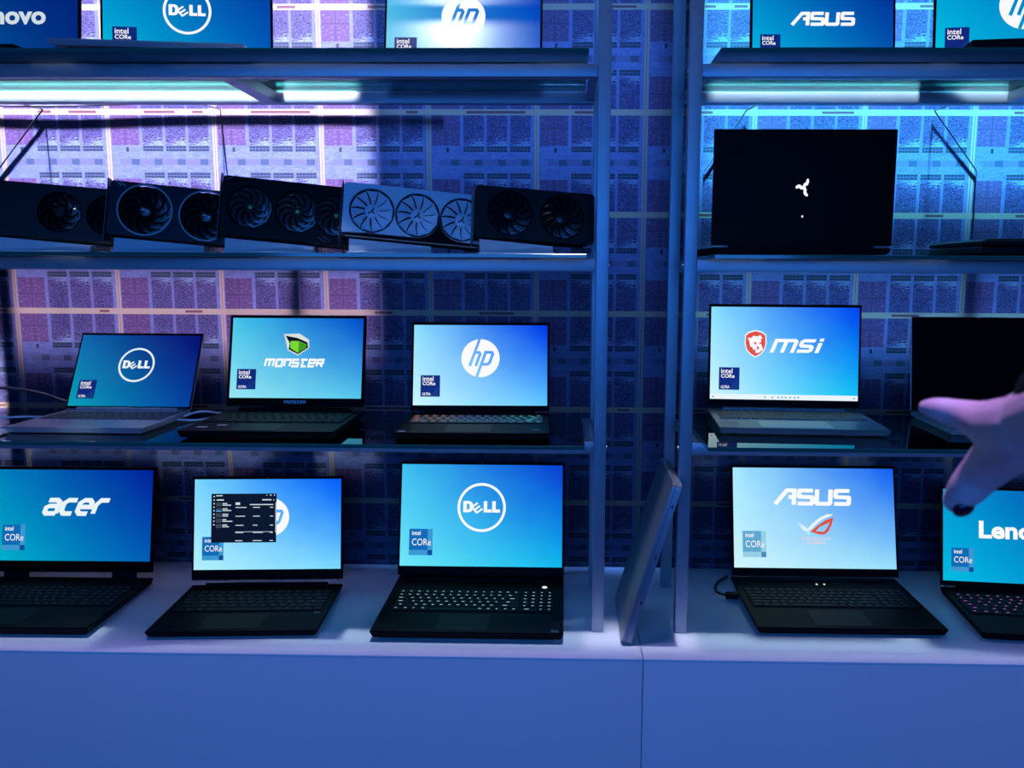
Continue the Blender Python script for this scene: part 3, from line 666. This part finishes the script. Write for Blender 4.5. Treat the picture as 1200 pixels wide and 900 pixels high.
# --- closed laptops
cl = thing('closed_laptop', 'thick closed black laptop lying beside the reversed laptop', 'laptop', (1.0, .10, GZ[1]), -.05)
bm = bmesh.new(); abox(bm, -.19, .19, -.14, .13, .004, .019, .004, 3); link('base', bm_mesh('base', bm, BLACK, True), cl)
bm = bmesh.new(); abox(bm, -.19, .19, -.14, .13, .0205, .034, .005, 3)
for v in bm.verts:
    if v.co.z > .03: v.co.x *= .96; v.co.y *= .97
link('lid', bm_mesh('lid', bm, BLACK, True), cl); boxo('hinge', (-.14, .14, .128, .14, .006, .024), BLACKM, cl, .003)
for sx in (-1, 1):
    for y in (-.1, .1): boxo('rubber_foot', (sx*.14-.02, sx*.14+.02, y-.006, y+.006, 0, .0045), RUBBER, cl, .001)
ln = thing('closed_laptop', 'closed silver laptop stood on its side and leaning against the rack post', 'laptop', (.1265, .055, 0), 0)
th = math.atan2(.1, .345)
def slab(n, x0, x1, m, r_=.012):
    me = prism_mesh(n, [rr(.235, .352, r_, 5, 0, .176)], x1-x0, m, True)
    for v in me.vertices: v.co = Vector((x0 - v.co.y, v.co.x, v.co.z))
    return link(n, me, ln, (0, 0, .0), (0, th, 0))
DSIL = mat('dark_silver_aluminium', (.26, .28, .33), .38, .6); slab('lid', -.0095, -.003, DSIL); slab('base', -.0022, .0095, DSIL); s2 = slab('hinge_gap', -.0031, -.0021, BLACK, .010)
for v in s2.data.vertices: v.co.y *= .98; v.co.z = .176 + (v.co.z-.176)*.985
o = link('lid_logo', mesh('lid_logo', [(-.0097, (x-.5)*.05, .176 + (y-.36)*.05) for x, y in dell2(.5, .36, .2, .03)[0]], dell2(.5, .36, .2, .03)[1], LOGO_GREY), ln, None, (0, th, 0))
for zz in (.09, .19, .30):
    o = link('port', mesh('port', [(.002, -.1177, zz), (.0045, -.1177, zz), (.0045, -.1177, zz+.008), (.002, -.1177, zz+.008)], [(0, 1, 2, 3)], BLACK), ln, None, (0, th, 0))
lo = min((Matrix.Rotation(th, 3, 'Y') @ v.co).z for c in ln.children for v in c.data.vertices)
ln.location.z = -lo + .0003

# ------------------------------------------------------------------ graphics cards
def blade_mesh(nm, r0, r1, sweep, wid, m):
    v = []; n = 5
    for lay in (0, 1):
        for i in range(n+1):
            t = i/n; r_ = r0 + (r1-r0)*t; a = sweep*t*t; hw = wid*(.75 + .28*t)
            for s in (-1, 1):
                aa = a + s*hw; v.append((r_*cos(aa), (-.0045 if s > 0 else -.0005) + lay*.0008, r_*sin(aa)))
    f = []; N = 2*(n+1)
    for i in range(n):
        a = 2*i; f.append((a, a+1, a+3, a+2)); f.append((N+a+2, N+a+3, N+a+1, N+a))
        f.append((a, a+2, N+a+2, N+a)); f.append((a+1, N+a+1, N+a+3, a+3))
    f.append((0, N, N+1, 1)); f.append((2*n, 2*n+1, N+2*n+1, N+2*n))
    return mesh(nm, v, f, m)
def gpu(label, x, y, z, L, Hh, T, yaw, roll, lean, fans, R_, nb, sweep, wid, shroud, bladem, hubm, ringm=None, emblem=None, extra=None, hub=.26, sound_hole=.0):
    r = thing('graphics_card', label, 'graphics card', (x, y, z), yaw, 'graphics cards on the middle shelf')
    # local frame: x along the card, z up its height, fan side towards -y; pivot = lower left front corner region
    TR = (Matrix.Rotation(-lean, 4, 'X') @ Matrix.Rotation(roll, 4, 'Y'))
    loc, rot, _ = TR.decompose(); e = rot.to_euler()
    def put(nm, me): return link(nm, me, r, (0, 0, 0), e)
    bm = bmesh.new(); abox(bm, .004, L-.004, .004, T, .004, Hh-.004, .003); put('heatsink', bm_mesh('heatsink', bm, BLACKM, True))
    put('shroud', prism_mesh('shroud', [rr(L, Hh, .007, 4, L/2, Hh/2)] + [circ(R_+.0015, 36, fx, Hh/2)[::-1] for fx in fans if R_ < fx < L-R_+.001], .008, shroud))
    bm = bmesh.new(); abox(bm, .0, L-.012, T, T+.0025, .001, Hh-.001, .001); put('backplate', bm_mesh('backplate', bm, BLACKM, True))
    bm = bmesh.new(); abox(bm, -.004, -.002, -.012, T, -.012, Hh+.004, .0005); put('slot_bracket', bm_mesh('slot_bracket', bm, GREYM))
    bm_ = blade_mesh('blade', R_*hub*.9, R_*.97, sweep, wid, bladem)
    rm = None
    for fx in fans:
        c = Matrix.Translation((fx, -.0035, Hh/2))
        bm = bmesh.new(); lathe_y(bm, [(0, -.0035), (R_*hub*.85, -.0035), (R_*hub, -.0022), (R_*hub, .004), (0, .004)], 20)
        fan = link('fan', bm_mesh('fan', bm, hubm, True), r); fan.matrix_local = TR @ c
        for k in range(nb):
            b = link('blade', bm_, fan, (0, 0, 0), (0, -2*pi*k/nb + .2, 0))
        if ringm:
            bm = bmesh.new(); lathe_y(bm, [(R_*.985, -.0062), (R_*1.035, -.0062), (R_*1.035, -.003), (R_*.985, -.003), (R_*.985, -.0062)], 44)
            link('fan_ring', bm_mesh('fan_ring', bm, ringm), fan)
        if emblem: link('hub_emblem', emblem(R_*hub*.8), fan, (0, -.0037, 0))
    if extra: extra(r, e, L, Hh)
    return r
def em_text(s, m, bar=None):
    def f(k):
        v, q = fitbox(text2(s, .03), -k*.85, -k*.28, k*.85, k*.28); a = rad(-18)
        return mesh('hub_emblem', [(x*cos(a)-y*sin(a), 0, x*sin(a)+y*cos(a)) for x, y in v], q, m)
    return f
def em_disc(m):
    def f(k):
        v, q = loops2(circ(k*.42, 18)); return mesh('hub_emblem', [(x, 0, y) for x, y in v], q, m)
    return f
def em_slash(m):
    def f(k):
        v, q = join(stroke([(-.6*k, -.55*k), (.1*k, .1*k), (.35*k, .6*k)], .3*k), stroke([(-.1*k, .1*k), (.5*k, -.5*k)], .24*k)); return mesh('hub_emblem', [(x, 0, y) for x, y in v], q, m)
    return f
def stripes(m, spots):
    def f(r, e, L, Hh):
        for s, w in spots:
            v, q = stroke(s, w); link('stripe', mesh('stripe', [(x, -.0083, y) for x, y in v], q, m), r, (0, 0, 0), e)
    return f
GB = mat('black_shroud', (.007, .007, .008), .42, spec=.3); GB2 = mat('navy_black_shroud', (.007, .009, .020), .35, spec=.35); GWH = mat('white_shroud', (.62, .66, .74), .42, .1)
BLK_BL = mat('black_fan_blade', (.008, .009, .011), .3, spec=.4); GRY_BL = mat('smoky_fan_blade', (.03, .035, .04), .22); WH_BL = mat('white_fan_blade', (.60, .64, .72), .4)
RING = mat('silver_ring', (.62, .64, .68), .25, .6); DRING = mat('dark_ring', (.02, .02, .025), .5)
ROLL_C = .085; YW = .222; LEAN = .2
zc = GZ[1]
gpu('black graphics card with one grey fan at its end, beside the ring-trimmed card', -1.19, .004, zc+.036, .285, .112, .034, YW, ROLL_C*.8, LEAN, [.150, .243], .041, 9, .9, .24, GB, BLK_BL, BLK_BL,
    extra=lambda r, e, L, Hh: link('status_light', mesh('status_light', [(.176, -.009, .066), (.180, -.009, .066), (.180, -.009, .0635), (.176, -.009, .0635)], [(0, 1, 2, 3)], E_DIM), r, (0, 0, 0), e))
gpu('navy-black graphics card with two silver-ringed fans', -.926, .004, zc+.036, .245, .110, .034, YW, ROLL_C, LEAN, [.069, .186], .051, 11, .8, .2, GB2, BLK_BL, BLK_BL, RING, em_text('XE', LOGO_GREY),
    stripes(RING, [([(.008, .112), (.022, .100)], .0018), ([(.016, .112), (.030, .100)], .0018), ([(.222, .012), (.236, .002)], .002), ([(.214, .012), (.228, .002)], .002)]))
gpu('long glossy black graphics card with a small green hub emblem', -.697, .004, zc+.036, .27, .121, .036, YW, ROLL_C, LEAN, [.055, .147, .224], .043, 10, 1.0, .25, mat('glossy_black_shroud', (.006, .006, .007), .25, spec=.4), GRY_BL, BLK_BL, None, em_disc(mat('green_print', (.12, .5, .1), .4)),
    stripes(GREYM, [([(.004, .112), (.028, .124)], .002), ([(.19, .012), (.205, .004)], .0022), ([(.20, .014), (.215, .006)], .0022)]))
gpu('white graphics card with three white fans', -.452, .004, zc+.036, .288, .108, .034, YW, ROLL_C, LEAN, [.057, .148, .238],   .0435, 11, .12, .265, GWH, WH_BL, WH_BL, DRING, em_slash(mat('dark_red_print', (.22, .03, .06), .4)), hub=.32)
gpu('matt black graphics card with two black fans next to the rack post', -.186, .012, zc+.034, .245, .105, .034, YW, ROLL_C*.7, LEAN, [.070, .178], .045, 13, .35, .17, GB, BLK_BL, BLK_BL, None, None, hub=.3)
STD = mat('pale_acrylic_stand', (.55, .58, .62), .35)
for i, (x, w, lb) in enumerate(((-1.15, .18, 'pale wedge stand under the card with one grey fan'), (-.915, .18, 'pale wedge stand under the card with silver-ringed fans'), (-.69, .18, 'pale wedge stand under the card with the green hub emblem'), (-.44, .17, 'pale wedge stand under the white card'), (-.177, .155, 'pale wedge stand under the two-fan card next to the rack post'))):
    st = thing('card_stand', lb, 'stand', (x, .0, zc), 0, 'wedge stands under the graphics cards')
    c = YW*.8; 
    bm = bmesh.new(); abox(bm, 0, w, -.012, .105, 0, .004, .001); link('foot_plate', bm_mesh('foot_plate', bm, STD), st, None, (0, 0, c))
    h0, h1 = .030, .030 - w*math.tan(ROLL_C)
    v = [(0.004, -.006, .004), (w-.004, -.006, .004), (w-.004, .03, .004), (.004, .03, .004), (.004, .004, h0), (w-.004, .004, h1), (w-.004, .03, h1), (.004, .03, h0)]
    bm = bmesh.new(); vs = [bm.verts.new(p) for p in v]
    for q_ in ((0, 1, 5, 4), (1, 2, 6, 5), (2, 3, 7, 6), (3, 0, 4, 7), (4, 5, 6, 7), (3, 2, 1, 0)): bm.faces.new([vs[k] for k in q_])
    link('wedge', bm_mesh('wedge', bm, STD), st, None, (0, 0, c))

# ------------------------------------------------------------------ cables
CB = mat('black_cable', (.01, .01, .012), .5); CW = mat('white_cable', (.7, .7, .75), .45)
def cable(label, pts, r=.0025, m=CB, h='AUTO'): return tag(tube('cable', pts, r, m, None, 6, h), label, 'cable')
cable('black cable slanting down the wall from the shelf rail beside the ring-trimmed card', [(-1.262, .2815, 1.136), (-1.276, .388, 1.142), (-1.393, .390, 1.007), (-1.46, .390, .92), (-1.47, .390, .80)], .002, CB, 'VECTOR')
cable('thin black cable hanging straight behind the long glossy black card', [(-.842, .2815, 1.136), (-.841, .388, 1.142), (-.830, .391, .947), (-.828, .391, .80)], .0016, CB, 'VECTOR')
cable('black cable slanting behind the top corner of the reversed laptop', [(.432, .2815, 1.136), (.427, .388, 1.142), (.379, .391, 1.07), (.33, .391, 1.0)], .0016, CB, 'VECTOR')
cable('black cable hanging on the wall above the thick closed laptop', [(.866, .2815, 1.136), (.872, .388, 1.142), (.983, .391, 1.003), (.985, .391, .86)], .0016, CB, 'VECTOR')
cable('unseen black cable added behind the top shelf rail for its shadow on the wall', [(-1.6, .388, 1.156), (-1.25, .387, 1.150), (-.95, .387, 1.158), (-.6, .387, 1.160), (-.3, .387, 1.156)], .0024)  # hidden cable added to cast a dark line down the wall
cable('black power cable lying on the glass behind the silver laptop with white cables', [(-1.36, .25, GZ[2]+.06), (-1.27, .27, GZ[2]+.045), (-1.2, .28, GZ[2]+.02), (-1.08, .29, GZ[2]+.005), (-.98, .285, GZ[2]+.004)], .004)
cable('white cable plugged into the side of the silver laptop, looping on the glass', [(-1.168, .13, GZ[2]+.011), (-1.22, .12, GZ[2]+.012), (-1.27, .10, GZ[2]+.008), (-1.265, .075, GZ[2]+.003), (-1.22, .06, GZ[2]+.003)], .0022, CW)
cable('white cable running from the silver laptop towards the one with the green emblem', [(-.86, .15, GZ[2]+.012), (-.83, .16, GZ[2]+.02), (-.80, .215, GZ[2]+.008), (-.74, .235, GZ[2]+.003)], .0022, CW)
cable('white cable lying lower on the glass between silver and green-emblem laptops', [(-.86, .12, GZ[2]+.009), (-.83, .15, GZ[2]+.003), (-.80, .195, GZ[2]+.003), (-.76, .218, GZ[2]+.003)], .0022, CW)
pl = thing('power_plug', 'black angled power plug beside the laptop with the red eye emblem', 'plug', (.388, .185, 0))
boxo('plug_body', (-.012, .018, -.008, .008, .004, .018), BLACK, pl, .003); tube('plug_lead', [(-.010, 0, .012), (-.024, .01, .012), (-.026, .05, .008), (-.01, .10, .005), (.02, .14, .005)], .003, CB, pl)

# ------------------------------------------------------------------ added housings for the unseen wall lights
LAMPH = mat('black_lamp_housing', (.02, .02, .022), .5)
for lx, lw, lb in ((-1.03, 1.14, 'long added black housing for the wall lights above the rack with the graphics cards'), (-.13, .74, 'short added black housing for the wall light above the gap between the racks'), (.85, 1.29, 'long added black housing for the wall lights above the rack with the reversed laptop')):
    w = thing('added_light_housing', lb, 'lamp', (lx, .395, 2.30), 0, 'added light housings above the racks')
    boxo('housing', (-lw/2, lw/2, -.37, -.09, -.02, .03), LAMPH, w, .004)
    for sx in (-1, 1): boxo('wall_arm', (sx*lw*.35-.012, sx*lw*.35+.012, -.10, .0, -.005, .02), LAMPH, w, .002)

# ------------------------------------------------------------------ the pointing hand
SKIN = mat('skin', (.78, .42, .46), .48, spec=.4, noise=.06, nscale=60)
SKIN.node_tree.nodes['Principled BSDF'].inputs['Subsurface Weight'].default_value = .12
SKIN.node_tree.nodes['Principled BSDF'].inputs['Subsurface Radius'].default_value = (.008, .003, .002)
pr = thing('person', 'bare hand with dark nails reaching out of a black sleeve towards the shelves', 'person', (.30, -1.24, .66))

def chain(bm, pts, n=14):
    """tapered tube with rounded ends through (x, y, z, radius)"""
    P = [Vector(p[:3]) for p in pts]; R_ = [p[3] for p in pts]
    # smooth resample
    Q = []
    for i in range(len(P)-1):
        p0, p1, p2, p3 = P[max(i-1, 0)], P[i], P[i+1], P[min(i+2, len(P)-1)]
        for k in range(5):
            t = k/5; t2, t3 = t*t, t*t*t
            Q.append((.5*((2*p1) + (p2-p0)*t + (2*p0-5*p1+4*p2-p3)*t2 + (3*p1-p0-3*p2+p3)*t3), R_[i] + (R_[i+1]-R_[i])*t))
    Q.append((P[-1], R_[-1]))
    d0 = (Q[0][0]-Q[1][0]).normalized(); d1 = (Q[-1][0]-Q[-2][0]).normalized()
    pre = [(Q[0][0] + d0*Q[0][1]*sin(a), Q[0][1]*cos(a)) for a in (1.45, 1.1, .75, .35)]
    post = [(Q[-1][0] + d1*Q[-1][1]*sin(a), Q[-1][1]*cos(a)) for a in (.35, .75, 1.1, 1.45)]
    Q = pre + Q + post
    rings = []; ref = Vector((.1, .3, 1)).normalized()
    for i, (c, r_) in enumerate(Q):
        d = (Q[min(i+1, len(Q)-1)][0] - Q[max(i-1, 0)][0]).normalized(); a = d.cross(ref).normalized(); b = d.cross(a)
        rings.append([bm.verts.new(c + (a*cos(2*pi*k/n) + b*sin(2*pi*k/n))*r_) for k in range(n)])
    for A, B in zip(rings, rings[1:]):
        for k in range(n): bm.faces.new((A[k], A[(k+1) % n], B[(k+1) % n], B[k]))
    bm.faces.new(rings[0][::-1]); bm.faces.new(rings[-1])
HAND = dict(
thumb=[(-0.1024, 0.025, 0.0261, 0.0042), (-0.0981, 0.02, 0.026, 0.0065), (-0.0907, 0.015, 0.0246, 0.0078), (-0.085, 0.005, 0.0232, 0.0098), (-0.0824, -0.015, 0.0229, 0.0145), (-0.087, -0.05, 0.0295, 0.0163)],
index=[(-0.0747, 0.04, -0.0304, 0.0077), (-0.0718, 0.035, -0.0224, 0.0105), (-0.0686, 0.025, -0.0095, 0.0117), (-0.0708, 0.0, 0.0075, 0.0141), (-0.0803, -0.04, 0.0244, 0.0176)],
middle=[(-0.0216, 0.025, -0.0129, 0.0084), (-0.025, 0.03, -0.0265, 0.0099), (-0.031, 0.025, -0.013, 0.0112), (-0.047, 0.0, 0.0068, 0.0132), (-0.0773, -0.045, 0.0266, 0.0166)],
ring=[(-0.0047, 0.04, -0.0166, 0.0082), (-0.009, 0.045, -0.0321, 0.0097), (-0.0142, 0.04, -0.0177, 0.0111), (-0.0318, 0.015, 0.0036, 0.0128), (-0.0746, -0.045, 0.0267, 0.0158)],
little=[(0.0108, 0.055, -0.0202, 0.0075), (0.0075, 0.06, -0.033, 0.0091), (0.0018, 0.055, -0.0203, 0.01), (-0.0159, 0.03, -0.002, 0.0123), (-0.0722, -0.045, 0.0267, 0.015)],
wrist=[(-0.0816, -0.035, 0.0259, 0.017), (-0.0853, -0.06, 0.0337, 0.0182), (-0.0889, -0.09, 0.0441, 0.0188), (-0.0893, -0.12, 0.0524, 0.019)])
bm = bmesh.new()
for c in HAND.values(): chain(bm, c)
ho = link('hand', bm_mesh('hand', bm, SKIN, False), pr)
rm = ho.modifiers.new('Remesh', 'REMESH'); rm.mode = 'VOXEL'; rm.voxel_size = .0013; rm.use_smooth_shade = True
sm = ho.modifiers.new('Smooth', 'SMOOTH'); sm.factor = .5; sm.iterations = 8
def cloth(name, pts, m):
    bm = bmesh.new(); chain(bm, pts, 22); o = link(name, bm_mesh(name, bm, m, True), pr); return o
cloth('sleeve', [(-0.080, -0.062, 0.0440, 0.0200), (-0.0805, -0.075, 0.0475, 0.0225), (-0.080, -0.105, 0.0567, 0.0255), (-0.072, -0.16, 0.0612, 0.0344), (0.02, -0.22, 0.03, 0.045), (.2, -.26, -.03, .055)], mat('black_knit', (.005, .005, .008), .9, spec=.1, noise=.2, nscale=300))
NAIL = mat('dark_plum_nail_polish', (.035, .006, .02), .25)
def nail(nm, loc, rot, sc_):
    bm = bmesh.new(); bmesh.ops.create_uvsphere(bm, u_segments=16, v_segments=10, radius=1)
    o = link(nm, bm_mesh(nm, bm, NAIL, True), pr, loc, rot); o.scale = sc_
nail('fingernail', (-.0735, .0335, -.0335), (rad(35), rad(-20), 0), (.0064, .0036, .0060))
